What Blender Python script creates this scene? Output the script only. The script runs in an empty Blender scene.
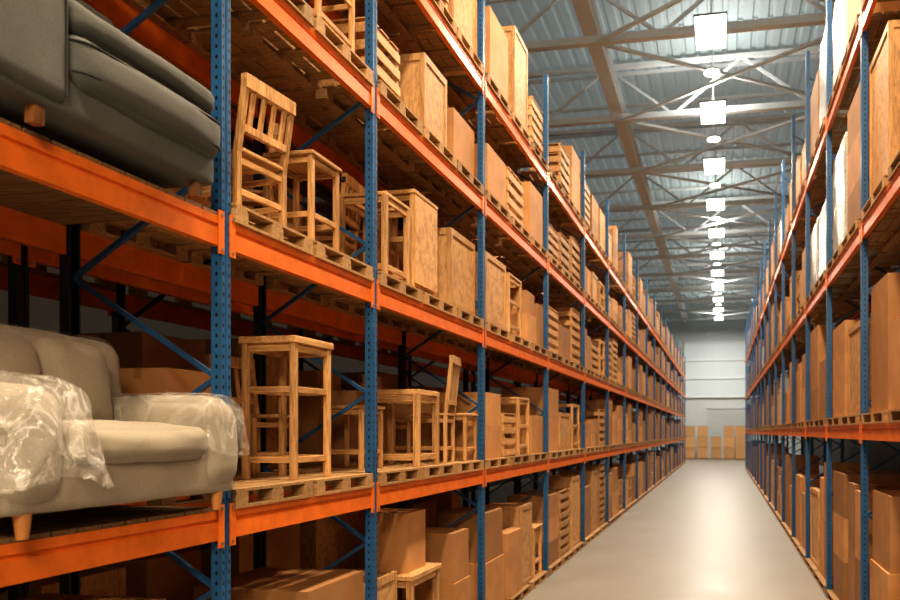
import bpy, bmesh, math, random
from mathutils import Vector, Matrix, noise
random.seed(7)
scene=bpy.context.scene
COL=scene.collection
CH=2.41            # eye height
XL=-2.85           # aisle face of the racks on one side
XR=1.514           # aisle face of the racks on the other side
RD=1.1             # rack depth

# ------------------------------------------------------------------ materials
def newmat(name):
    m=bpy.data.materials.new(name); m.use_nodes=True
    nt=m.node_tree; b=nt.nodes['Principled BSDF']
    return m,nt,b
def N(nt,t,**k):
    n=nt.nodes.new(t)
    for a,v in k.items(): setattr(n,a,v)
    return n
def L(nt,a,b): nt.links.new(a,b)
def mixc(nt,fac,c1,c2,blend='MIX'):
    n=N(nt,'ShaderNodeMix',data_type='RGBA',blend_type=blend)
    for s,v in ((n.inputs[0],fac),(n.inputs[6],c1),(n.inputs[7],c2)):
        if hasattr(v,'is_linked') or hasattr(v,'links'): L(nt,v,s)
        elif isinstance(v,(int,float)): s.default_value=v
        else: s.default_value=(*v,1)
    return n.outputs[2]
def math_(nt,op,a,b=None):
    n=N(nt,'ShaderNodeMath',operation=op)
    for s,v in ((n.inputs[0],a),(n.inputs[1],b)):
        if v is None: continue
        if hasattr(v,'links'): L(nt,v,s)
        else: s.default_value=v
    return n.outputs[0]
def noise_(nt,scale,mapping=(1,1,1),detail=4,rough=.55,dist=0):
    tc=N(nt,'ShaderNodeTexCoord'); mp=N(nt,'ShaderNodeMapping'); mp.inputs['Scale'].default_value=mapping
    nz=N(nt,'ShaderNodeTexNoise'); nz.inputs['Scale'].default_value=scale; nz.inputs['Detail'].default_value=detail
    nz.inputs['Roughness'].default_value=rough; nz.inputs['Distortion'].default_value=dist
    L(nt,tc.outputs['Object'],mp.inputs[0]); L(nt,mp.outputs[0],nz.inputs['Vector'])
    return nz.outputs[0]
def ramp(nt,fac,a,b,lo=.35,hi=.65):
    r=N(nt,'ShaderNodeValToRGB'); e=r.color_ramp.elements
    e[0].position=lo; e[0].color=(*a,1); e[1].position=hi; e[1].color=(*b,1)
    L(nt,fac,r.inputs[0]); return r.outputs[0]
def bump(nt,b,h,strength=.2,dist=.01):
    bp=N(nt,'ShaderNodeBump'); bp.inputs['Strength'].default_value=strength; bp.inputs['Distance'].default_value=dist
    L(nt,h,bp.inputs['Height']); L(nt,bp.outputs[0],b.inputs['Normal'])

def wood(name,a,b_,mp,rough=.55,var=.45):
    m,nt,b=newmat(name)
    n=noise_(nt,9,mp,6,.6); n2=noise_(nt,38,mp,3,.6,.6)
    c=ramp(nt,n,a,b_,.3,.7)
    c=mixc(nt,.55,c,ramp(nt,n2,tuple(x*.62 for x in a),b_,.36,.56))
    oi=N(nt,'ShaderNodeObjectInfo')
    v=math_(nt,'MULTIPLY_ADD',oi.outputs['Random'],var); v.node.inputs[2].default_value=1.08-var*.6
    hs=N(nt,'ShaderNodeHueSaturation'); L(nt,c,hs.inputs['Color']); L(nt,v,hs.inputs['Value'])
    L(nt,hs.outputs[0],b.inputs['Base Color']); b.inputs['Roughness'].default_value=rough
    bump(nt,b,n,.15,.004)
    return m
M={}
WA,WB=(.37,.185,.070),(.66,.385,.165)
M['woodz']=wood('pine_vertical_grain',WA,WB,(1.5,1.5,.12))
M['woody']=wood('pine_long_grain',WA,WB,(1.5,.12,1.5))
M['woodx']=wood('pine_cross_grain',WA,WB,(.12,1.5,1.5))
M['pallet']=wood('pallet_timber',(.24,.13,.055),(.48,.285,.12),(.2,2,2),.7)
M['deck']=wood('deck_timber',(.12,.065,.03),(.29,.165,.075),(.2,2,2),.75)
M['legwood']=wood('turned_leg_wood',(.36,.14,.04),(.55,.25,.08),(1,1,.2),.4)
M['legdark']=wood('dark_leg_wood',(.14,.06,.025),(.26,.12,.045),(1,1,.2),.4)
def carton_mat(name,a,b_):
    m,nt,b=newmat(name)
    n=noise_(nt,3,(1,1,1),5)
    c=ramp(nt,n,a,b_,.3,.7)
    oi=N(nt,'ShaderNodeObjectInfo')
    c2=mixc(nt,oi.outputs['Random'],(.55,.50,.47),(1.25,1.18,1.1))
    c3=mixc(nt,1.0,c,c2,'MULTIPLY')
    L(nt,c3,b.inputs['Base Color']); b.inputs['Roughness'].default_value=.65
    return m
M['carton']=carton_mat('cardboard',(.43,.22,.085),(.56,.31,.13))
M['tape']=carton_mat('packing_tape',(.35,.18,.07),(.41,.22,.09)); M['tape'].node_tree.nodes['Principled BSDF'].inputs['Roughness'].default_value=.3
M['ply']=wood('plywood_panel',(.46,.245,.098),(.64,.375,.165),(1.2,.3,.3),.6,.35)

def paint(name,c,rough=.4,dirt=.15,metal=0.0):
    m,nt,b=newmat(name)
    n=noise_(nt,7,(1,1,1),6,.65)
    col=ramp(nt,n,tuple(x*(1-dirt*2) for x in c),c,.3,.6)
    L(nt,col,b.inputs['Base Color']); b.inputs['Roughness'].default_value=rough; b.inputs['Metallic'].default_value=metal
    return m
M['orange']=paint('orange_powder_coat',(.84,.19,.020),.36,.13)
M['bolt']=paint('zinc_bolt',(.45,.42,.38),.35,.1,.8)
def post_mat(name,c):
    m,nt,b=newmat(name)
    tc=N(nt,'ShaderNodeTexCoord'); sp=N(nt,'ShaderNodeSeparateXYZ'); L(nt,tc.outputs['Object'],sp.inputs[0])
    sn=N(nt,'ShaderNodeSeparateXYZ'); L(nt,tc.outputs['Normal'],sn.inputs[0])
    isx=math_(nt,'GREATER_THAN',math_(nt,'ABSOLUTE',sn.outputs[0]),.5)
    zz=math_(nt,'SUBTRACT',math_(nt,'FRACT',math_(nt,'MULTIPLY',sp.outputs[2],1/.06)),.5)
    zz=math_(nt,'MULTIPLY',zz,.06)
    by=math_(nt,'SUBTRACT',math_(nt,'ABSOLUTE',sp.outputs[1]),.026)
    bx=sp.outputs[0]
    mx=N(nt,'ShaderNodeMix',data_type='FLOAT'); L(nt,isx,mx.inputs[0]); L(nt,bx,mx.inputs[2]); L(nt,by,mx.inputs[3])
    h=mx.outputs[0]
    r=math_(nt,'SQRT',math_(nt,'ADD',math_(nt,'POWER',math_(nt,'ABSOLUTE',math_(nt,'MULTIPLY',h,1.6)),2.0),math_(nt,'POWER',math_(nt,'ABSOLUTE',zz),2.0)))
    hole=math_(nt,'LESS_THAN',r,.0125)
    n=noise_(nt,9,(1,1,.4),6,.65)
    col=ramp(nt,n,tuple(x*.65 for x in c),c,.3,.6)
    L(nt,mixc(nt,hole,col,(.003,.004,.008)),b.inputs['Base Color']); b.inputs['Roughness'].default_value=.45
    return m
BL=(.020,.115,.29)
M['blue']=post_mat('blue_perforated_steel',BL)
M['bluep']=paint('blue_brace_paint',(.014,.080,.21),.45)
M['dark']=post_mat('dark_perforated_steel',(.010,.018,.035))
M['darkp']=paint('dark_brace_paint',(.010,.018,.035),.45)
def fabric(name,a,b_,scale=160,rough=.9):
    m,nt,b=newmat(name)
    n=noise_(nt,scale,(1,1,1),3,.7); n2=noise_(nt,4,(1,1,1),4)
    c=ramp(nt,n,a,b_,.3,.7); c2=mixc(nt,.35,c,ramp(nt,n2,a,b_,.3,.7))
    L(nt,c2,b.inputs['Base Color']); b.inputs['Roughness'].default_value=rough
    b.inputs['Sheen Weight'].default_value=.08
    bump(nt,b,n,.25,.003)
    return m
M['fabd']=fabric('charcoal_upholstery',(.050,.055,.055),(.115,.12,.115))
M['fabl']=fabric('beige_upholstery',(.25,.215,.165),(.41,.36,.285))
M['piping']=fabric('dark_piping',(.010,.012,.013),(.02,.023,.025))
# clear film
def film_mat(name,lo,hi,sc):
    m,nt,b=newmat(name)
    b.inputs['Base Color'].default_value=(.78,.75,.70,1); b.inputs['Roughness'].default_value=.10
    b.inputs['Specular IOR Level'].default_value=1.0
    nz=noise_(nt,sc,(1,1,.6),4,.55,1.8)
    d=math_(nt,'ABSOLUTE',math_(nt,'SUBTRACT',nz,.5))
    al=ramp(nt,d,(hi,)*3,(lo,)*3,.0,.07)
    L(nt,al,b.inputs['Alpha']); bump(nt,b,nz,.9,.06); return m
M['film']=film_mat('clear_plastic_film',.10,.38,3.6)
M['film2']=film_mat('crumpled_plastic_film',.16,.50,5.5)
M['film3']=film_mat('thin_plastic_film',.05,.16,3.0)
# stretch wrap (milky)
m,nt,b=newmat('milky_stretch_wrap')
nz=noise_(nt,5,(1,1,5),6,.7)
L(nt,ramp(nt,nz,(.36,.37,.36),(.62,.62,.60),.3,.7),b.inputs['Base Color']); b.inputs['Roughness'].default_value=.25; bump(nt,b,nz,.6,.03); M['wrap']=m
# concrete floor
m,nt,b=newmat('polished_concrete')
n1=noise_(nt,.7,(1,1,1),8,.65); n2=noise_(nt,40,(1,1,1),4,.6)
c=mixc(nt,.4,ramp(nt,n1,(.21,.20,.182),(.31,.293,.265),.3,.7),ramp(nt,n2,(.20,.19,.173),(.33,.312,.283),.35,.65))
L(nt,c,b.inputs['Base Color'])
rr=N(nt,'ShaderNodeMapRange'); L(nt,n1,rr.inputs[0]); rr.inputs[3].default_value=.32; rr.inputs[4].default_value=.52
L(nt,rr.outputs[0],b.inputs['Roughness']); bump(nt,b,n2,.05,.003); b.inputs['Specular IOR Level'].default_value=.40; M['floor']=m
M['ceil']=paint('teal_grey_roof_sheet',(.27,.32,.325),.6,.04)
cb=M['ceil'].node_tree.nodes['Principled BSDF']     # added glow standing in for light on the roof sheets
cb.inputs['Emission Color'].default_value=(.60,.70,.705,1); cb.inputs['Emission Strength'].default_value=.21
M['steel']=paint('light_grey_structural_steel',(.70,.73,.72),.5,.05)
M['wall']=paint('pale_blue_grey_cladding',(.58,.64,.655),.7,.04)
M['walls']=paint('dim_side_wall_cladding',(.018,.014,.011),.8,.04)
M['trim']=paint('white_grey_trim',(.74,.77,.76),.5,.03)
M['door']=paint('roller_door_grey',(.54,.59,.60),.6,.04)
def emis(name,c,s):
    m,nt,b=newmat(name); b.inputs['Base Color'].default_value=(*c,1)
    b.inputs['Emission Color'].default_value=(*c,1); b.inputs['Emission Strength'].default_value=s; return m
M['lamp']=emis('lamp_diffuser',(1,.96,.86),9)
M['glass']=emis('frosted_glazing',(.55,.62,.64),.18)
M['black']=paint('lamp_housing',(.14,.15,.15),.6)

# ------------------------------------------------------------------ mesh helpers
class MB:
    def __init__(s): s.v=[];s.f=[];s.m=[]
    def box(s,x0,x1,y0,y1,z0,z1,mi=0):
        b=len(s.v)
        s.v+=[(x0,y0,z0),(x1,y0,z0),(x1,y1,z0),(x0,y1,z0),(x0,y0,z1),(x1,y0,z1),(x1,y1,z1),(x0,y1,z1)]
        for q in ((0,3,2,1),(4,5,6,7),(0,1,5,4),(1,2,6,5),(2,3,7,6),(3,0,4,7)):
            s.f.append(tuple(b+i for i in q)); s.m.append(mi)
    def strut(s,p,q,w,h=None,mi=0):
        h=h or w; p=Vector(p);q=Vector(q);d=(q-p).normalized()
        up=Vector((0,0,1)) if abs(d.z)<.95 else Vector((0,1,0))
        a=d.cross(up).normalized()*w/2; c=a.cross(d).normalized()*h/2
        b=len(s.v)
        for e in (p,q):
            for k in (-a-c,a-c,a+c,-a+c): s.v.append(tuple(e+k))
        for qd in ((0,1,2,3),(7,6,5,4),(0,4,5,1),(1,5,6,2),(2,6,7,3),(3,7,4,0)):
            s.f.append(tuple(b+i for i in qd)); s.m.append(mi)
    def extr(s,prof,axis,a0,a1,mi=0):
        b=len(s.v);n=len(prof)
        for a in (a0,a1):
            for (u,v) in prof:
                s.v.append((u,a,v) if axis=='y' else ((u,v,a) if axis=='z' else (a,u,v)))
        for i in range(n):
            j=(i+1)%n; s.f.append((b+i,b+j,b+n+j,b+n+i)); s.m.append(mi)
        s.f.append(tuple(b+i for i in range(n))[::-1]); s.m.append(mi)
        s.f.append(tuple(b+n+i for i in range(n))); s.m.append(mi)
    def cyl(s,c,r,z0,z1,r2=None,n=16,mi=0):
        r2=r if r2 is None else r2; b=len(s.v)
        for z,rr in ((z0,r),(z1,r2)):
            for i in range(n):
                t=2*math.pi*i/n; s.v.append((c[0]+rr*math.cos(t),c[1]+rr*math.sin(t),z))
        for i in range(n):
            j=(i+1)%n; s.f.append((b+i,b+j,b+n+j,b+n+i)); s.m.append(mi)
        s.f.append(tuple(b+i for i in range(n))[::-1]); s.m.append(mi)
        s.f.append(tuple(b+n+i for i in range(n))); s.m.append(mi)
    def mesh(s,name,mats,bevel=0,smooth=False):
        me=bpy.data.meshes.new(name); me.from_pydata(s.v,[],s.f)
        for mm in mats: me.materials.append(M[mm])
        me.polygons.foreach_set('material_index',s.m)
        bm=bmesh.new(); bm.from_mesh(me)
        bmesh.ops.recalc_face_normals(bm,faces=bm.faces)
        if bevel: bmesh.ops.bevel(bm,geom=list(bm.edges),offset=bevel,segments=1,affect='EDGES')
        if smooth:
            for f in bm.faces: f.smooth=True
        bm.to_mesh(me); bm.free()
        return me
def boxmesh(name,mat,dx,dy,dz,bevel=.004):
    k=(name,mat,round(dx,3),round(dy,3),round(dz,3))
    if k in CACHE: return CACHE[k]
    b=MB(); b.box(-dx/2,dx/2,-dy/2,dy/2,0,dz); CACHE[k]=b.mesh(name,[mat],bevel); return CACHE[k]
CACHE={}
def cushion(name,mat,sx,sy,sz,r,bx=0,by=0,bz=0,n=13,wr=0.0,wf=6,seed=0):
    bm=bmesh.new(); bmesh.ops.create_cube(bm,size=2)
    bmesh.ops.subdivide_edges(bm,edges=bm.edges[:],cuts=n,use_grid_fill=True)
    h=Vector((sx/2,sy/2,sz/2))
    for v in bm.verts:
        u=Vector([math.sin(c*math.pi/2) for c in v.co])
        p=Vector((u.x*h.x,u.y*h.y,u.z*h.z))
        q=Vector([max(-(h[i]-r),min(h[i]-r,p[i])) for i in range(3)])
        d=p-q
        if d.length>1e-6: p=q+d.normalized()*r
        p.x+=u.x*bx*(1-u.y**2)*(1-u.z**2); p.y+=u.y*by*(1-u.x**2)*(1-u.z**2); p.z+=u.z*bz*(1-u.x**2)*(1-u.y**2)
        if wr:
            nn=d.normalized() if d.length>1e-6 else Vector((0,0,1))
            p+=nn*wr*noise.fractal(p*wf+Vector((seed,seed*2,0)),1,2,4)
        p.z+=sz/2; v.co=p
    me=bpy.data.meshes.new(name)
    for f in bm.faces: f.smooth=True
    bm.to_mesh(me); bm.free(); me.materials.append(M[mat]); return me

# ------------------------------------------------------------------ object helpers
def link(o): COL.objects.link(o); return o
def obj(name,me,loc=(0,0,0),rot=(0,0,0),parent=None,**props):
    o=bpy.data.objects.new(name,me); o.location=loc; o.rotation_euler=rot
    if parent: o.parent=parent
    for k,v in props.items(): o[k]=v
    return link(o)
def root(name,loc,label,cat,rz=0,**p):
    o=bpy.data.objects.new(name,None); o.empty_display_size=.1; o.location=loc; o.rotation_euler=(0,0,rz)
    o['label']=label;o['category']=cat
    for k,v in p.items(): o[k]=v
    return link(o)

# ------------------------------------------------------------------ room shell
b=MB(); b.box(-10,7,-4,70,-.1,0)
obj('floor',b.mesh('floor',['floor']),kind='structure')
b=MB(); b.box(-10,7,69.6,69.9,0,14.3)
for i in range(24):            # cladding ribs
    x=-9.8+i*.7; b.box(x,x+.08,69.57,69.6,0,14.2)
obj('wall_back',b.mesh('wall_back',['wall']),kind='structure')
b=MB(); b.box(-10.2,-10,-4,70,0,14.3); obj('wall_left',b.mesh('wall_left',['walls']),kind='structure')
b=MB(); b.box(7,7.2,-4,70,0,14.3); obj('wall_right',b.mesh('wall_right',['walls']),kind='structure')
# corrugated roof deck
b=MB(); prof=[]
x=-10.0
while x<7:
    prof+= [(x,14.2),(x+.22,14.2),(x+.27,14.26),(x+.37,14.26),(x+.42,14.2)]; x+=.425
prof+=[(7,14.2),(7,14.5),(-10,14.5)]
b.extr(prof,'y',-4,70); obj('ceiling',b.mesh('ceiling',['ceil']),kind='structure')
# window band on the back wall
b=MB(); b.box(-3.4,2.6,69.50,69.55,5.6,10.6,0)
w=obj('window_1',b.mesh('window_1',['glass']),kind='structure')
b=MB()
for i in range(5):
    x=-3.4+i*1.5; b.box(x-.035,x+.035,69.40,69.49,5.5,10.7)
for z in (5.6,7.3,8.95,10.6): b.box(-3.45,2.65,69.38,69.49,z-.05,z+.05)
obj('trim_1',b.mesh('trim_1',['trim']),kind='structure')
b=MB()
for i in range(20): b.box(-1.2,2.0,69.5,69.56,.05+i*.22,.05+i*.22+.2)
obj('door_1',b.mesh('door_1',['door'],.01),kind='structure')
b=MB(); b.box(-1.35,-1.2,69.45,69.57,0,4.6); b.box(2.0,2.15,69.45,69.57,0,4.6); b.box(-1.35,2.15,69.45,69.57,4.5,4.65)
obj('trim_2',b.mesh('trim_2',['door']),kind='structure')

# roof steelwork
def truss_mesh():
    b=MB(); zt=14.05; zb=12.35
    b.box(-9.9,6.9,-.07,.07,zt-.14,zt); b.box(-9.9,6.9,-.10,.10,zb-.09,zb+.09)
    x=-9.9;k=0
    while x<6:
        b.strut((x,0,zb if k%2==0 else zt-.1),(x+2.1,0,zt-.1 if k%2==0 else zb),.08); x+=2.1;k+=1
    return b.mesh('roof_truss',['steel'])
tm=truss_mesh()
TY=[14.0+4.8*i for i in range(12)]
for y in TY:
    obj('roof_truss',tm,(0,y,0),label='pale grey steel lattice truss spanning the warehouse roof',category='roof truss',group='roof trusses')
b=MB(); X=-3.25
b.box(X-.19,X+.19,-4,69.4,12.44,12.49); b.box(X-.19,X+.19,-4,69.4,12.86,12.91); b.box(X-.03,X+.03,-4,69.4,12.49,12.86)
obj('roof_girder',b.mesh('roof_girder',['steel']),label='long pale grey steel girder under the roof sheets',category='girder')
def bracing():
    b=MB()
    b.strut((-3.1,.1,12.33),(3.4,4.7,12.33),.08,.08); b.strut((-3.1,4.7,12.25),(3.4,.1,12.25),.08,.08)
    return b.mesh('roof_cross_bracing',['steel'])
bm_=bracing()
for y in TY[:-1]:
    obj('roof_cross_bracing',bm_,(0,y,0),label='thin pale grey diagonal bracing rods between roof trusses',category='roof bracing',group='roof bracing')
pm=MB(); pm.box(-9.9,6.9,-.04,.04,14.08,14.19); pm=pm.mesh('roof_purlin',['steel'])
for i in range(24):
    y=12.4+2.4*i
    obj('roof_purlin',pm,(0,y,0),label='slim pale grey purlin below corrugated roof sheets',category='purlin',group='roof purlins')

# lamps
LZ=11.75
def lamp_panel(y):
    r=root('ceiling_lamp',(-.26,y,LZ),'rectangular bright white high-bay lamp hung from the roof','lamp',group='high-bay lamps')
    b=MB(); b.box(-.36,.36,-.70,.70,.03,.08); b.box(-.375,-.355,-.715,.715,0,.085); b.box(.355,.375,-.715,.715,0,.085)
    obj('lamp_housing',CACHE.setdefault('lh',b.mesh('lamp_housing',['black'],0)),parent=r)
    b=MB(); b.box(-.345,.345,-.70,.70,-.02,.025); obj('lamp_diffuser',CACHE.setdefault('ld',b.mesh('lamp_diffuser',['lamp'])),parent=r)
    b=MB(); b.strut((0,-.5,.08),(0,-.5,2.3),.015); obj('suspension_rod',CACHE.setdefault('lr',b.mesh('suspension_rod',['steel'])),parent=r)
    b=MB(); b.strut((0,.5,.08),(0,.5,2.3),.015); obj('suspension_rod',CACHE.setdefault('lr2',b.mesh('suspension_rod',['steel'])),parent=r)
def lamp_round(y):
    r=root('ceiling_lamp',(-.26,y,LZ-.02),'small round white lamp hung flat under the roof','lamp',group='round high-bay lamps')
    b=MB(); b.cyl((0,0),.20,0,.06,.16,24)
    obj('lamp_shade',CACHE.setdefault('rs',b.mesh('lamp_shade',['black'])),parent=r)
    b=MB(); b.cyl((0,0),.195,-.04,0,.195,24); obj('bulb',CACHE.setdefault('rb',b.mesh('bulb',['lamp'])),parent=r)
    b=MB(); b.strut((0,0,.06),(0,0,2.32),.015); obj('suspension_rod',CACHE.setdefault('rr',b.mesh('suspension_rod',['steel'])),parent=r)
for i in range(-3,11): lamp_panel(17.8+4.5*i)
for i in range(-1,10): lamp_round(19.7+4.5*i)
def area(name,loc,sx,sy,p,c,rot=(0,0,0)):
    l=bpy.data.lights.new(name,'AREA'); l.shape='RECTANGLE'; l.size=sx; l.size_y=sy; l.energy=p; l.color=c
    o=bpy.data.objects.new(name,l); o.location=loc; o.rotation_euler=rot; return link(o)
for i,y in enumerate((-0.2,4.3,8.8,17.8,26.8,35.8,44.8,53.8,62.8)):
    area('high_bay_light',(-.26,y,LZ-.03),.65,1.35,900 if i<7 else 1200,(1,.77,.51) if i<3 else ((1,.83,.63) if i<6 else (1,.90,.78)))
for y in (4.3,13.3,22.3,35.8,49.3,62.8):   # added upward lights, there only to brighten roof and steelwork
    area('added_roof_uplight',(-.26,y,LZ+.18),.6,1.3,190,(1,.97,.92),(math.pi,0,0))
area('added_warm_fill',(1.2,-3.4,6.2),2.2,1.6,560,(1,.77,.50),(math.radians(62),0,math.radians(22)))  # added warm fill behind the camera to light the rack fronts

# ------------------------------------------------------------------ racks
def post_mesh(h,mat):
    b=MB(); w=.04; d=.035; g=.008; t=.006
    prof=[(d,-w),(d,-.012),(d-g,-.010),(d-g,.010),(d,.012),(d,w),(-d,w),(-d,w-.014),(-d+t,w-.014),(-d+t,w-t),(d-g-t,w-t),(d-g-t,-w+t),(-d+t,-w+t),(-d+t,-w+.014),(-d,-w+.014),(-d,-w)]
    b.extr(prof,'z',0,h)
    b.box(-.06,.06,-.07,.07,0,.008)
    return b.mesh('upright_post',[mat])
def beam_mesh(L_,mat='orange'):
    k=('beam',round(L_,3),mat)
    if k in CACHE: return CACHE[k]
    b=MB()
    prof=[(0,0),(0,-.045),(-.014,-.052),(-.014,-.064),(0,-.071),(0,-.17),(-.05,-.17),(-.05,0)]
    b.extr(prof,'y',-L_/2,L_/2)
    for s in (-1,1):
        y0=s*(L_/2-.035); y1=s*(L_/2+.016)
        b.box(.001,.008,min(y0,y1),max(y0,y1),-.215,.035)
        for z in (-.19,.012): 
            b.box(.008,.014,s*(L_/2-.006)-.008,s*(L_/2-.006)+.008,z-.008,z+.008,1)
    CACHE[k]=b.mesh('load_beam',[mat,'bolt'],0); return CACHE[k]
def brace_mesh(h,mat,depth):
    b=MB(); z=.25; k=0; st=.62
    x0,x1=-depth/2+.06,depth/2-.06
    while z+st<h-.1:
        a,c=(x0,x1) if k%2 else (x1,x0)
        b.strut((a,0,z),(c,0,z+st),.028,.028); z+=st;k+=1
    b.strut((x0,0,.255),(x1,0,.255),.028)
    return b.mesh('frame_brace',[mat])
def build_rack(label,xf,sgn,frames,levels,h,postmat,bracemat,rearmat=None,nrear=10):
    r=root('pallet_rack',(xf+sgn*RD/2,frames[0],0),label,'storage rack')
    cx=xf+sgn*RD/2; cy=frames[0]
    pm1=post_mesh(h,postmat); pm2=post_mesh(h,rearmat or postmat); br=brace_mesh(h,bracemat,RD)
    flip=0 if sgn<0 else math.pi
    for fy in frames:
        obj('upright_post',pm1,(-sgn*(RD/2-.035),fy-cy,0),(0,0,flip),r)
        obj('upright_post',pm2,(sgn*(RD/2-.035),fy-cy,0),(0,0,flip+math.pi),r)
        obj('frame_brace',br,(0,fy-cy,0),(0,0,flip),r)
    rest=MB(); cnt=0
    for i in range(len(frames)-1):
        Lb=frames[i+1]-frames[i]-.084; my=(frames[i]+frames[i+1])/2-cy
        for z in levels:
            if cnt<98: obj('load_beam',beam_mesh(Lb),(-sgn*RD/2,my,z),(0,0,flip),r); cnt+=1
            else: rest.box(min(-sgn*RD/2,-sgn*(RD/2-.05)),max(-sgn*RD/2,-sgn*(RD/2-.05)),my-Lb/2,my+Lb/2,z-.17,z)
            if i<nrear and cnt<98: obj('load_beam',beam_mesh(Lb),(sgn*RD/2,my,z),(0,0,flip+math.pi),r); cnt+=1
            else: rest.box(min(sgn*RD/2,sgn*(RD/2-.05)),max(sgn*RD/2,sgn*(RD/2-.05)),my-Lb/2,my+Lb/2,z-.17,z)
    if rest.v: obj('rear_beams',rest.mesh('rear_beams',['orange']),parent=r,kind='stuff')
    return r
FL=[1.2,3.93,5.844,8.765,12.18]+[12.18+3.4*k for k in range(1,15)]
LV=[1.955,3.655,5.27,6.72]
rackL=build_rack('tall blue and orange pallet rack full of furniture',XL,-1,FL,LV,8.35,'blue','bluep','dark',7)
def deck(len_):
    b=MB(); n=int(len_/.135); 
    for i in range(n):
        y=-len_/2+i*len_/n; b.box(-RD/2+.005,RD/2-.005,y+.006,y+len_/n-.006,0,.022)
    return b.mesh('shelf_deck',['deck'])
dm=deck(2.6)
for z in LV: obj('shelf_deck',dm,(0,(FL[0]+FL[1])/2-FL[0],z),parent=rackL)
FB=[FL[0]-.9]+FL[1:12]
XB=XL-RD-.3
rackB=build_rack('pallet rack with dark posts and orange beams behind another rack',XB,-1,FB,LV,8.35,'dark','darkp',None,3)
FR=[5.95-2.79,5.95,8.74]+[8.74+2.79*k for k in range(1,16)]
LR=[2.41+.085,4.71,7.0]
rackR=build_rack('tall blue and orange pallet rack stacked with cartons',XR,1,FR,LR,9.4,'blue','bluep',None,5)

# ------------------------------------------------------------------ goods builders
P=.115
NP=[0]; NC=[0]; CAP=295
far_c=MB(); far_p=MB()
def pallet_mesh(w,d=1.1):
    k=('pal',round(w,2),d)
    if k in CACHE: return CACHE[k]
    b=MB()
    for s in (-1,0,1):
        x=s*(d/2-.05)
        b.box(x-.05,x+.05,-w/2,w/2,0,.018)
        for t in (-1,0,1):
            y=t*(w/2-.06); b.box(x-.05,x+.05,y-.06,y+.06,.018,.083)
    nb=8
    for i in range(nb):
        x=-d/2+i*(d/nb); b.box(x+(.012 if i else 0),x+d/nb-(.012 if i<nb-1 else 0),-w/2,w/2,.098,.115)
    for t in (-1,0,1):
        y=t*(w/2-.06); b.box(-d/2,d/2,y-.05,y+.05,.083,.098)
    CACHE[k]=b.mesh('pallet',['pallet']); return CACHE[k]
PL='rough pine pallet resting on the rack beams'
def pallet(x,y,z,w,d=1.1,label=PL):
    NP[0]+=1
    if z==0: label='rough pine pallet on the concrete floor'
    return obj('pallet',pallet_mesh(w,d),(x,y,z),label=label,category='pallet',group='wooden pallets')
def carton_boxes(b,dx,dy,dz,x=0,y=0,z=0):
    g=.004; t=.006
    b.box(x-dx/2,x+dx/2,y-dy/2,y+dy/2,z,z+dz-t,0)
    b.box(x-dx/2,x-g/2,y-dy/2,y+dy/2,z+dz-t,z+dz,0); b.box(x+g/2,x+dx/2,y-dy/2,y+dy/2,z+dz-t,z+dz,0)
    b.box(x-.03,x+.03,y-dy/2-.002,y+dy/2+.002,z+dz-.07,z+dz+.001,1)
def carton_mesh(dx,dy,dz):
    k=('car',round(dx,2),round(dy,2),round(dz,2))
    if k not in CACHE:
        b=MB(); carton_boxes(b,dx,dy,dz); CACHE[k]=b.mesh('cardboard_box',['carton','tape'],0)
    return CACHE[k]
def crate_mesh(dx,dy,dz):
    k=('cra',round(dx,2),round(dy,2),round(dz,2))
    if k not in CACHE:
        b=MB(); t=.03; e=.012
        b.box(-dx/2+e,dx/2-e,-dy/2+e,dy/2-e,.0,dz-e,0)
        for sx in (-1,1):
            for sy in (-1,1):
                x=sx*(dx/2-t/2-.01); y=sy*(dy/2-t/2-.01)
                b.box(x-t/2-.01,x+t/2+.01,y-t/2-.01,y+t/2+.01,0,dz,1)
        for z0 in (0,dz-.07):
            for s in (-1,1):
                b.box(-dx/2+.05,dx/2-.05,s*(dy/2)-(.012 if s>0 else 0),s*(dy/2)+(0 if s>0 else .012),z0,z0+.07,1)
                b.box(s*(dx/2)-(.012 if s>0 else 0),s*(dx/2)+(0 if s>0 else .012),-dy/2+.05,dy/2-.05,z0,z0+.07,1)
        CACHE[k]=b.mesh('wooden_crate',['ply','woodz'],0)
    return CACHE[k]
def slat_mesh(dx,dy,dz):
    k=('sla',round(dx,2),round(dy,2),round(dz,2))
    if k not in CACHE:
        b=MB(); t=.04
        for sx in (-1,1):
            for sy in (-1,1):
                x=sx*(dx/2-.012-t/2); y=sy*(dy/2-.012-t/2); b.box(x-t/2,x+t/2,y-t/2,y+t/2,0,dz-.012,0)
        n=max(4,int(dz/.16)); st=dz/n
        for i in range(n):
            z0=i*st+.02; z1=z0+st*.55
            b.box(-dx/2,dx/2,-dy/2,-dy/2+.012,z0,z1,1); b.box(-dx/2,dx/2,dy/2-.012,dy/2,z0,z1,1)
            b.box(-dx/2,-dx/2+.012,-dy/2+.012,dy/2-.012,z0,z1,1); b.box(dx/2-.012,dx/2,-dy/2+.012,dy/2-.012,z0,z1,1)
        m_=max(3,int(dy/.16)); sy=dy/m_
        for i in range(m_): b.box(-dx/2,dx/2,-dy/2+i*sy+.01,-dy/2+(i+1)*sy-.03,dz-.012,dz,1)
        b.box(-dx/2+.02,dx/2-.02,-dy/2+.02,dy/2-.02,0,.02,1)
        CACHE[k]=b.mesh('slatted_crate',['woodz','woody'],0)
    return CACHE[k]
def slatted(x,y,z,dx,dy,dz,rz=0):
    return obj('slatted_crate',slat_mesh(dx,dy,dz),(x,y,z),(0,0,rz),label='open slatted timber crate on a pallet',category='crate',group='slatted crates')
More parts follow.
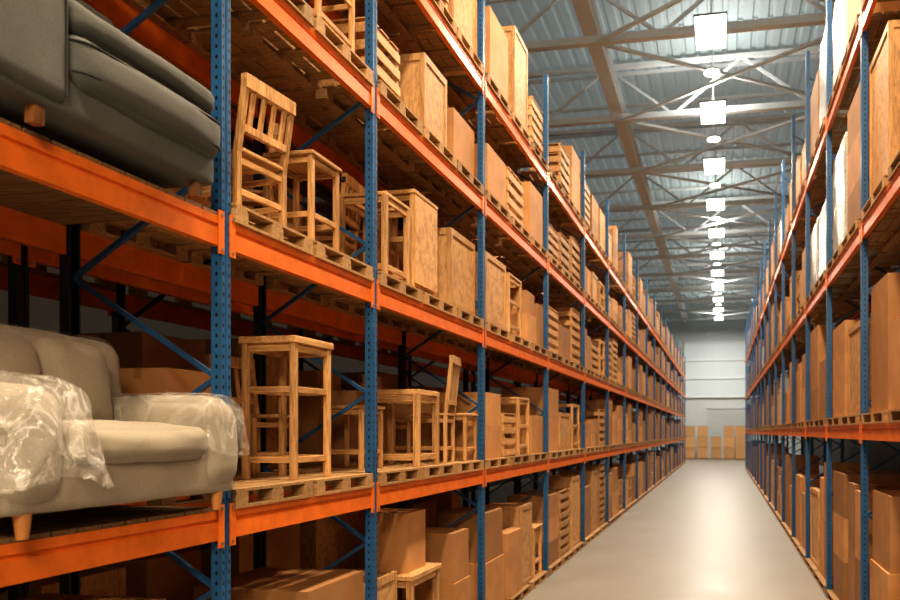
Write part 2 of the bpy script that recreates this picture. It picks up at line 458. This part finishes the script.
def carton(x,y,z,dx,dy,dz,label='tan cardboard box sealed with tape on a pallet',rz=0,group='cardboard boxes'):
    NC[0]+=1
    return obj('cardboard_box',carton_mesh(dx,dy,dz),(x,y,z),(0,0,rz),label=label,category='box',group=group)
def crate(x,y,z,dx,dy,dz,label='pale plywood crate with timber battens on a pallet',rz=0):
    return obj('wooden_crate',crate_mesh(dx,dy,dz),(x,y,z),(0,0,rz),label=label,category='crate',group='plywood crates')
def stool(name,label,cat,x,y,z,dx,dy,h,rails=(.2,),t=.04,top=.03,rz=0,slab=True,group=None,panel=False):
    """open timber furniture frame: top, four legs, stretchers"""
    r=root(name,(x,y,z),label,cat,rz)
    if group: r['group']=group
    lm=boxmesh('leg','woodz',t,t,h-top,.004)
    for sx in (-1,1):
        for sy in (-1,1): obj('leg',lm,(sx*(dx/2-t/2),sy*(dy/2-t/2),0),parent=r)
    if slab: obj('top',boxmesh('top','woody',dx+.03,dy+.03,top,.006),(0,0,h-top),parent=r)
    else:
        b=MB()
        b.box(-dx/2,dx/2,-dy/2,-dy/2+t,h-top,h); b.box(-dx/2,dx/2,dy/2-t,dy/2,h-top,h)
        b.box(-dx/2,-dx/2+t,-dy/2+t,dy/2-t,h-top,h); b.box(dx/2-t,dx/2,-dy/2+t,dy/2-t,h-top,h)
        obj('top_frame',b.mesh('top_frame',['woody'],.003),parent=r)
    rx=boxmesh('stretcher','woodx',dx-2*t,.022,t,.003); ry=boxmesh('stretcher','woody',.022,dy-2*t,t,.003)
    for z0 in list(rails)+[h-top-t-.012]:
        for s in (-1,1):
            obj('stretcher',rx,(0,s*(dy/2-t/2),z0),parent=r); obj('stretcher',ry,(s*(dx/2-t/2),0,z0),parent=r)
    if panel:
        obj('side_panel',boxmesh('side_panel','ply',.012,dy-.01,h-top-.10,.002),(dx/2+.007,0,.09),parent=r)
        obj('back_panel',boxmesh('back_panel','ply',.010,dy-2*t,h-top-.12,.002),(-dx/2+t/2-.017,0,.10),parent=r)
    return r
def chair(label,x,y,z,rz=0,w=.44,d=.44,h=.98,sh=.45,nsl=4,group='unfinished wooden chairs'):
    r=root('dining_chair',(x,y,z),label,'chair',rz,group=group); t=.04
    for s in (-1,1):
        obj('leg',boxmesh('leg','woodz',t,t,sh,.004),(-d/2+t/2,s*(w/2-t/2),0),parent=r)
        b=MB(); b.strut((0,0,0),(0,0,sh),t,t); b.strut((0,0,sh-.01),(.07,0,h-.03),t,t)
        obj('leg',CACHE.setdefault(('bl',sh,h),b.mesh('leg',['woodz'],.003)),(d/2-t/2,s*(w/2-t/2),0),parent=r)
    obj('seat',boxmesh('seat','woodx',d+.01,w-.085,.028,.006),(-.0,0,sh),parent=r)
    b=MB(); b.box(-.02,.03,-w/2,w/2,h-.09,h); b.box(-.05,-.015,-w/2+t,w/2-t,sh+.12,sh+.17)
    for i in range(nsl):
        yy=-w/2+t+(i+.5)*(w-2*t)/nsl; b.strut((-.035,yy,sh+.16),(.005,yy,h-.085),.018,.035)
    obj('backrest',CACHE.setdefault(('bk',w,h,sh,nsl),b.mesh('backrest',['woodz'],.002)),(d/2+.045,0,0),parent=r)
    for zz in (.14,sh-.075):
        obj('stretcher',boxmesh('stretcher','woodx',d-2*t,.02,.04,.003),(0,w/2-t/2,zz),parent=r)
        obj('stretcher',boxmesh('stretcher','woodx',d-2*t,.02,.04,.003),(0,-w/2+t/2,zz),parent=r)
        obj('stretcher',boxmesh('stretcher','woody',.02,w-2*t,.04,.003),(d/2-t/2,0,zz),parent=r)
        obj('stretcher',boxmesh('stretcher','woody',.02,w-2*t,.04,.003),(-d/2+t/2,0,zz),parent=r)
    return r
def wrapped(x,y,z,dx,dy,dz,seed=0):
    k=('wr',round(dx,1),round(dy,1),round(dz,1))
    if k not in CACHE: CACHE[k]=cushion('wrapped_load','wrap',dx,dy,dz,.05,.01,.01,.02,10,.018,4,seed)
    return obj('wrapped_load',CACHE[k],(x,y,z),label='bulky load wrapped in milky white stretch film on a pallet',category='wrapped load',group='film-wrapped loads')

# ------------------------------------------------------------------ SOFAS
def sofa_leg(r,x,y,h,dark=False):
    b=MB()
    if dark: b.box(-.024,.024,-.024,.024,0,h)
    else: b.cyl((0,0),.022,0,h,.034,16)
    obj('leg',CACHE.setdefault(('sl',h),b.mesh('leg',['legdark' if dark else 'legwood'])),(x,y,0),parent=r,label='short square dark wooden leg' if dark else 'short tapered wooden leg')
ZA=LV[1]+.022; ZB=LV[0]+.022
def piping(pts,rad,parent,nm='piping',mat='piping',cyc=False):
    cu=bpy.data.curves.new(nm,'CURVE'); cu.dimensions='3D'; cu.bevel_depth=rad; cu.bevel_resolution=2
    sp=cu.splines.new('POLY'); sp.points.add(len(pts)-1)
    for i,p in enumerate(pts): sp.points[i].co=(*p,1)
    sp.use_cyclic_u=cyc
    o=bpy.data.objects.new('tmp',cu); link(o)
    dg=bpy.context.evaluated_depsgraph_get(); me=bpy.data.meshes.new_from_object(o.evaluated_get(dg)); bpy.data.objects.remove(o)
    me.materials.clear(); me.materials.append(M[mat])
    for p in me.polygons: p.use_smooth=True
    return obj(nm,me,parent=parent)
def rrect(x0,x1,y0,y1,z,r,n=5):
    pts=[]
    for (cx_,cy_,a0) in ((x1-r,y1-r,0),(x0+r,y1-r,90),(x0+r,y0+r,180),(x1-r,y0+r,270)):
        for i in range(n+1):
            a=math.radians(a0+90*i/n); pts.append((cx_+r*math.cos(a),cy_+r*math.sin(a),z))
    return pts
# charcoal sofa
W=1.36; D=.92; cx=-2.68-D/2; cy=3.68-W/2; AW=.39
s1=root('sofa',(cx,cy,ZA),'charcoal grey sofa with piped edges on the upper rack shelf','sofa')
for sx in (-1,1):
    for sy in (-1,1): sofa_leg(s1,sx*(D/2-.10),sy*(W/2-(.10 if sy>0 else .30)),.09,True)
obj('base',cushion('base','fabd',D-.05,W-.02,.17,.03,.0,.0,0,12,.004),(-.02,0,.075),parent=s1)
obj('arm',cushion('arm','fabd',D-.02,AW,.60,.045,.006,.006,.01,14,.005),(0.0,-W/2+AW/2,.11),parent=s1)
SW=W-AW-.01; sc=W/2-SW/2
obj('seat_cushion',cushion('seat_cushion','fabd',D-.14,SW,.25,.085,.035,.015,.01,20,.007),(.08,sc,.20),parent=s1,label='thick lower charcoal seat cushion')
obj('seat_cushion',cushion('seat_cushion','fabd',D-.22,SW-.02,.15,.06,.03,.012,.02,20,.007,6,3),(.085,sc-.005,.445),parent=s1,label='thinner upper charcoal seat cushion')
obj('backrest',cushion('backrest','fabd',.20,W-.04,.80,.07,.01,.01,.01,14,.006),(-D/2+.11,0,.16),(0,-.06,0),parent=s1)
obj('back_cushion',cushion('back_cushion','fabd',.20,SW-.06,.44,.09,.03,.02,.02,14,.01),(-D/2+.29,sc-.02,.57),(0,-.14,0),parent=s1)
y0=-W/2+.03; y1=-W/2+AW-.03; xf=D/2-.008
piping([(xf,y0,.13),(xf,y0,.66),(xf,y0+.03,.695),(xf,y1-.03,.695),(xf,y1,.66),(xf,y1,.13)],.006,s1)
hx=(D-.14)/2
for zz in (.268,.400):
    piping(rrect(.08-hx,.08+hx+.003,sc-SW/2+.005,sc+SW/2+.001,zz,.09),.007,s1,cyc=True)
# beige sofa with plastic film
W=1.46; cy=3.875-W/2; AW=.31
s2=root('sofa',(cx,cy,ZB),'beige fabric sofa partly covered in clear plastic on a shelf','sofa')
for sx in (-1,1):
    for sy in (-1,1): sofa_leg(s2,sx*(D/2-.09),sy*(W/2-.14),.105)
obj('base',cushion('base','fabl',D-.06,W-.06,.23,.035,.01,0,0,12,.005),(-.02,0,.095),parent=s2)
for s in (-1,1):
    obj('arm',cushion('arm','fabl',D-.04,AW,.51,.11,.02,.03,.02,16,.012,5,s),(0,s*(W/2-AW/2),.11),parent=s2)
obj('seat_cushion',cushion('seat_cushion','fabl',D-.18,W-2*AW+.01,.17,.06,.03,.01,.03,20,.014,5,1),(.09,0,.29),parent=s2)
obj('backrest',cushion('backrest','fabl',.24,W-.10,.80,.10,.03,.01,.02,18,.010),(-D/2+.13,0,.15),(0,-.10,0),parent=s2)
for s in (-1,1):
    obj('back_cushion',cushion('back_cushion','fabl',.17,(W-2*AW-.02)/2,.46,.08,.04,.01,.02,14,.014,5,s),(-D/2+.30,s*(W-2*AW)/4,.44),(0,-.16,0),parent=s2)
def film(name,sx,sy,sz,loc,label,seed,cut=.12,amp=.035,flare=.04,fr=4,mat='film',cuts=50,rot=(0,0,0)):
    bm=bmesh.new(); bmesh.ops.create_cube(bm,size=2)
    bmesh.ops.subdivide_edges(bm,edges=bm.edges[:],cuts=cuts,use_grid_fill=True)
    h=Vector((sx/2,sy/2,sz/2)); r=.11
    for v in bm.verts:
        u=v.co.copy(); p=Vector((u.x*h.x,u.y*h.y,u.z*h.z))
        q=Vector([max(-(h[i]-r),min(h[i]-r,p[i])) for i in range(3)]); 
        d=p-q; nn=d.normalized() if d.length>1e-6 else Vector((0,0,1))
        p=q+nn*r
        k=(1-u.z)/2
        fold=1-abs(noise.noise(Vector((p.x*fr+seed,p.y*fr*1.3,p.z*1.5+p.x)))*2.2)
        fold+=.5*(1-abs(noise.noise(Vector((p.x*9+seed,p.y*8+3,p.z*5)))*2.2))
        p+=nn*(.004+max(0,fold)*amp*(.3+k))+Vector((nn.x,nn.y,0))*flare*k
        v.co=p+Vector((0,0,sz/2))
    dead=[f for f in bm.faces if f.calc_center_median().z<cut+.12*noise.noise(f.calc_center_median()*4+Vector((seed,0,0)))]
    bmesh.ops.delete(bm,geom=dead,context='FACES')
    for f in bm.faces: f.smooth=True
    me=bpy.data.meshes.new(name); bm.to_mesh(me); bm.free(); me.materials.append(M[mat])
    return obj(name,me,loc,rot,label=label,category='plastic sheet')
film('plastic_sheet',D+.02,AW+.08,.54,(cx+.015,cy-W/2+AW/2+.01,ZB+.11),'crumpled clear plastic sheet draped over a sofa armrest',1,.12,.05,.08,5,'film2',60)
film('plastic_sheet',D+.0,AW+.02,.49,(cx+.012,cy+W/2-AW/2-.01,ZB+.15),'clear plastic sheet draped over a rounded sofa armrest',5,.20,.026,.02)
film('plastic_sheet',.27,W-.10,.60,(cx-D/2+.08,cy,ZB+.375),'thin clear plastic film over a sofa backrest',9,.26,.006,.01,4,'film3',50,(0,-.10,0))

# ------------------------------------------------------------------ hand-placed furniture
cxr=XL-RD/2+.02   # pallet centre
zA,zB,zC,zD=[LV[1]+P,LV[0]+P,LV[2]+P,LV[3]+P]
# bay 2 -------------------------------------------------
for z in LV+[0]:
    pallet(cxr,4.42,z,.86); pallet(cxr,5.33,z,.88)
chair('unfinished wooden chair with slatted back standing on a pallet',-3.17,4.47,zA,rz=-.12,w=.46,d=.44,h=.88,sh=.41)
stool('side_table','small unfinished wooden side table frame on a pallet','table',-3.13,5.22,zA,.38,.40,.70,(.22,))
chair('plain wooden chair standing behind a side table',-3.66,5.25,zA,rz=.4)
slatted(-3.72,4.5,zA,.36,.6,.62)
stool('bar_stool','tall open wooden stool frame with stretchers on a pallet','stool',-3.16,5.06,zB,.42,.50,1.02,(.12,.62),t=.045,top=.05)
chair('wooden chair with slatted back in the shade of the shelf',-3.66,5.40,zB,rz=2.9,h=.95)
carton(-3.68,4.5,zB,.42,.6,.75)
chair('wooden chair stored on the upper shelf',-3.2,4.55,zC,rz=.1)
stool('crate_frame','open timber furniture frame on the upper shelf','frame',-3.15,5.32,zC,.5,.55,.85,(.1,.42),slab=False)
carton(-3.72,5.3,zC,.36,.7,.8)
slatted(-3.35,4.55,zD,.8,.7,.8); slatted(-3.3,5.35,zD,.8,.7,.95)
carton(-3.37,5.33,P,.92,.84,1.15,'large flat-topped cardboard box on a floor pallet')
carton(-3.5,4.4,P,.7,.7,.75)
# bay 1 floor
pallet(cxr,3.3,0,1.1); carton(-3.5,3.3,P,.8,.9,1.35,'large dim cardboard box beneath the sofa shelf')
pallet(cxr,2.0,0,1.1); carton(-3.5,2.0,P,.8,.9,1.2)
# bay 3  (5.844-8.765)
for z in LV+[0]:
    for yy in (6.36,7.31,8.25): pallet(cxr,yy,z,.90)
stool('crate_frame','open cube-shaped timber frame on a pallet','frame',-3.13,6.42,zA,.46,.52,.76,(.08,),t=.05,slab=False)
chair('wooden chair behind an open timber frame',-3.64,6.45,zA,rz=.1)
stool('cabinet','unfinished open wooden cabinet frame with one panelled side','cabinet',-3.18,7.15,zA,.48,.58,1.0,(.08,.5),t=.05,top=.04,panel=True)
stool('crate_frame','open timber crate frame beside a cabinet','frame',-3.66,7.4,zA,.38,.6,.7,(.1,.3),slab=False)
crate(-3.22,8.2,zA,.62,.80,.88,'brown plywood cabinet crate on a pallet')
slatted(-3.32,6.3,zC,.7,.62,.60)
crate(-3.18,7.35,zC,.55,.62,.80,'tall pale plywood crate on the upper shelf')
carton(-3.22,8.25,zC,.6,.7,.62); carton(-3.75,7.4,zC,.36,.7,.7)
stool('crate_frame','open cube-shaped timber frame with thick rails on a pallet','frame',-3.2,7.2,zB,.56,.56,.76,(.06,),t=.06,top=.05,slab=False)
stool('stool','low wooden stool beside an open timber frame','stool',-3.34,6.42,zB,.38,.42,.58,(.14,))
carton(-3.72,7.2,zB,.36,.7,.75)
chair('tall wooden chair with slatted back on a pallet',-3.20,7.95,zB,rz=.15,h=1.18,sh=.52)
stool('stool','low wooden stool with stretchers at the pallet edge','stool',-3.1,8.48,zB,.38,.40,.56,(.12,))
chair('wooden chair in the shade at the back of the shelf',-3.70,7.93,zB,rz=3.1,d=.36)
carton(-3.6,8.5,zB,.5,.36,.7)
crate(-3.35,6.3,zD,.8,.75,.9); slatted(-3.3,7.3,zD,.8,.8,1.1); crate(-3.3,8.25,zD,.8,.8,1.15)
stool('work_table','sturdy wooden table carrying a cardboard box','table',-3.2,7.05,P,.62,.72,.93,(.15,),t=.06,top=.05)
carton(-3.2,7.02,P+.93,.44,.44,.58,'cardboard box set on a wooden table')
carton(-3.2,8.12,P,.62,.52,.62); carton(-3.2,8.12,P+.62,.58,.50,.55,'cardboard box stacked on another box')
crate(-3.35,6.2,P,.75,.7,1.0)
carton(-3.75,8.2,P,.36,.8,1.2)
# bay 4 (8.765-12.18)
for z in LV+[0]:
    for yy in (9.35,10.47,11.6): pallet(cxr,yy,z,1.0)
crate(-3.2,9.35,zA,.66,.86,.88,'tall brown plywood crate on a pallet')
stool('crate_frame','open timber display frame on a pallet','frame',-3.12,10.35,zA,.45,.66,.85,(.1,.45),t=.05,slab=False)
carton(-3.2,11.3,zA,.6,.55,.45); carton(-3.2,11.3,zA+.45,.55,.5,.35); carton(-3.15,11.86,zA,.5,.40,.7)
carton(-3.2,9.3,zB,.6,.7,.42); carton(-3.2,9.3,zB+.42,.6,.65,.42); slatted(-3.15,10.1,zB,.5,.6,.6)
stool('crate_frame','open timber frame between stacked boxes','frame',-3.15,10.85,zB,.5,.6,.85,(.1,.4),t=.05,slab=False); carton(-3.15,11.65,zB,.5,.7,.6)
for zz in (zA,zB):
    carton(-3.73,10.4,zz,.36,.8,.8); carton(-3.73,11.5,zz,.36,.8,.7)
carton(-3.2,9.3,zC,.7,.8,.6); slatted(-3.2,10.4,zC,.6,.8,.7); carton(-3.2,11.5,zC,.65,.8,.85)
crate(-3.2,10.65,zD,.62,.72,1.35,'tall pale plywood crate on the top shelf'); carton(-3.2,9.4,zD,.7,.8,.9); slatted(-3.2,11.65,zD,.6,.7,.8)
carton(-3.2,9.3,P,.66,.8,.66); carton(-3.2,9.3,P+.66,.62,.75,.62); carton(-3.15,10.25,P,.56,.7,.9); crate(-3.2,11.0,P,.6,.62,1.2)
stool('work_table','open wooden table frame on a floor pallet','table',-3.13,11.7,P,.46,.5,.8,(.2,),t=.05)

# ------------------------------------------------------------------ right rack, near bays
cR=XR+RD/2-.02
for z in LR+[0]:
    for (a,c) in ((5.95,8.74),):
        pallet(cR,a+.72,z,1.2); pallet(cR,c-.72,z,1.2)
l0,l1,l2=[v+P for v in LR]
carton(2.02,8.18,l0,.85,.82,1.36,'very tall cardboard box on a pallet'); carton(1.86,7.45,l0,.55,.50,.85)
carton(1.95,6.7,l0,.7,.9,.8)
crate(2.0,8.12,l1,.85,.95,1.55,'tall pale plywood crate on the upper shelf'); crate(2.0,6.7,l1,.8,1.0,1.3)
crate(2.0,8.1,l2,.85,1.0,1.3); crate(2.0,6.7,l2,.85,1.0,1.3)
carton(2.0,8.12,P,.85,.9,.92); carton(2.0,8.12,P+.92,.8,.85,.75,'cardboard box stacked on another box')
carton(1.82,7.15,P,.5,.6,.55)
carton(1.9,7.15,P+.55,.46,.55,.75,'cardboard box stacked on another box')
carton(2.0,6.3,P,.8,.8,1.2)

# ------------------------------------------------------------------ generic goods
items=[]  # (y, kind, args)
rnd=random.Random(11)
def fill(cx_,face,sgn,y0,y1,z,clear,npal,fancy=.25,wrapp=.05,base=.55,sl=.0):
    w=(y1-y0-.2)/npal-.06
    far=y0>30
    for i in range(npal):
        yc=y0+.1+(i+.5)*(y1-y0-.2)/npal
        items.append((yc,'pallet',(cx_,yc,z,round(w,2))))
        r=rnd.random(); zz=z+P; H=clear*rnd.uniform(base,.93); fx=face+sgn*.06
        if r<wrapp:
            d=.9; items.append((yc,'wrap',(fx+sgn*d/2,yc,zz,d,round(w-.05,1),round(H,1))))
        elif r<wrapp+.22:
            d=rnd.choice((.6,.8)); items.append((yc,'slat' if rnd.random()<sl else 'crate',(fx+sgn*d/2,yc,zz,d,round(w*rnd.uniform(.7,.92),1),round(H,1))))
        elif r<wrapp+.22+fancy:
            items.append((yc,'frame',(fx+sgn*.25,yc,zz,.5,round(w*.7,1),round(min(H,.95),1))))
        elif r<.95:
            d=rnd.choice((.6,.7,.8)); n=rnd.choice((1,2,2,3)); ww=w*rnd.uniform(.78,.95)
            if far: n=rnd.choice((1,1,2))
            h=H/n
            if rnd.random()<.5 and ww>.7 and not far:
                for s in (-1,1):
                    hh=H/n*rnd.uniform(.7,1)
                    for k in range(n): items.append((yc,'carton',(fx+sgn*d/2,yc+s*ww/4,zz+k*round(hh,2),d,round(ww/2-.02,2),round(hh,2))))
            else:
                for k in range(n): items.append((yc,'carton',(fx+sgn*d/2,yc,zz+k*round(h,2),d,round(ww,1),round(h,2))))
for i in range(4,len(FL)-1):
    y0,y1=FL[i],FL[i+1]
    for z,cl in ((0,1.6),(LV[0],1.35),(LV[1],1.28),(LV[2],1.12),(LV[3],1.55)):
        fill(cxr,XL,-1,y0,y1,z,cl,3,.22 if i<8 else .05,0,.5,.5 if i<8 else .15)
for i in range(2,len(FR)-1):
    y0,y1=FR[i],FR[i+1]
    for z,cl in ((0,2.1),(LR[0],1.8),(LR[1],1.8),(LR[2],1.9)):
        fill(cR,XR,1,y0,y1,z,cl,2,0.02,.25 if z>4 else .04,.5)
for i in range(0,4):
    y0,y1=FB[i],FB[i+1]
    for z,cl in ((0,1.6),(LV[0],1.35),(LV[1],1.28),(LV[2],1.12)):
        fill(XB-RD/2+.02,XB,-1,y0,y1,z,cl,2 if y1-y0<3 else 3,.08,.0,.75,.3)
def frame_mesh(dx,dy,h):
    k=('fr',dx,dy,h)
    if k not in CACHE:
        b=MB(); t=.045
        for sx in (-1,1):
            for sy in (-1,1):
                x=sx*(dx/2-t/2);y=sy*(dy/2-t/2); b.box(x-t/2,x+t/2,y-t/2,y+t/2,0,h)
        for z in (.08,h*.5,h-t):
            for s in (-1,1):
                b.box(-dx/2+t,dx/2-t,s*(dy/2-t/2)-.012,s*(dy/2-t/2)+.012,z,z+t); b.box(s*(dx/2-t/2)-.012,s*(dx/2-t/2)+.012,-dy/2+t,dy/2-t,z,z+t)
        CACHE[k]=b.mesh('crate_frame',['woodz'])
    return CACHE[k]
items.sort(key=lambda t:t[0])
for y,k,a in items:
    if k=='pallet':
        if NP[0]<CAP-5: pallet(*a[:3],a[3])
        else:
            x_,y_,z_,w_=a
            far_p.box(x_-.55,x_+.55,y_-w_/2,y_+w_/2,z_+.083,z_+.115)
            for s in (-.5,0,.5): far_p.box(x_+s-.05,x_+s+.05,y_-w_/2,y_+w_/2,z_,z_+.083)
    elif k=='carton':
        if NC[0]<CAP: carton(*a)
        else: carton_boxes(far_c,a[3],a[4],a[5],a[0],a[1],a[2])
    elif k=='crate': crate(*a)
    elif k=='slat': slatted(*a)
    elif k=='wrap': wrapped(*a)
    elif k=='frame':
        obj('crate_frame',frame_mesh(*a[3:]),a[:3],label='open timber furniture frame on a pallet',category='frame',group='open timber frames')
obj('cardboard_boxes',far_c.mesh('cardboard_boxes',['carton','tape']),label='long rows of tan cardboard boxes on rack shelves',category='boxes',kind='stuff')
obj('pallets',far_p.mesh('pallets',['pallet']),label='long rows of pine pallets under stacked boxes',category='pallets',kind='stuff')
# goods at the end of the aisle
for i,x in enumerate((-2.8,-1.7,-.5,.6,1.6)):
    y=66.8+(i%2)*.8
    pallet(x,y,0,1.0,.95)
    for k in range((3,3,2,3,3)[i]): crate(x,y,P+k*.95,.9,.9,.93,'plywood crate stacked by the end wall')

# ------------------------------------------------------------------ world + camera
w=bpy.data.worlds.new('World'); scene.world=w; w.use_nodes=True
bg=w.node_tree.nodes['Background']; bg.inputs[0].default_value=(1.0,.78,.55,1); bg.inputs[1].default_value=.50
cam=bpy.data.cameras.new('camera'); cam.lens=30; cam.sensor_width=36
cam.shift_x=-.1467; cam.shift_y=.1467; cam.clip_end=200
cam.dof.use_dof=True; cam.dof.focus_distance=5.5; cam.dof.aperture_fstop=2.2
co=bpy.data.objects.new('camera',cam); co.location=(0,0,CH); co.rotation_euler=(math.radians(90),0,math.atan(140/750))
link(co); scene.camera=co
scene.view_settings.view_transform='Standard'
try: scene.view_settings.look='Medium High Contrast'
except Exception as e: print(e)
scene.view_settings.exposure=-0.38
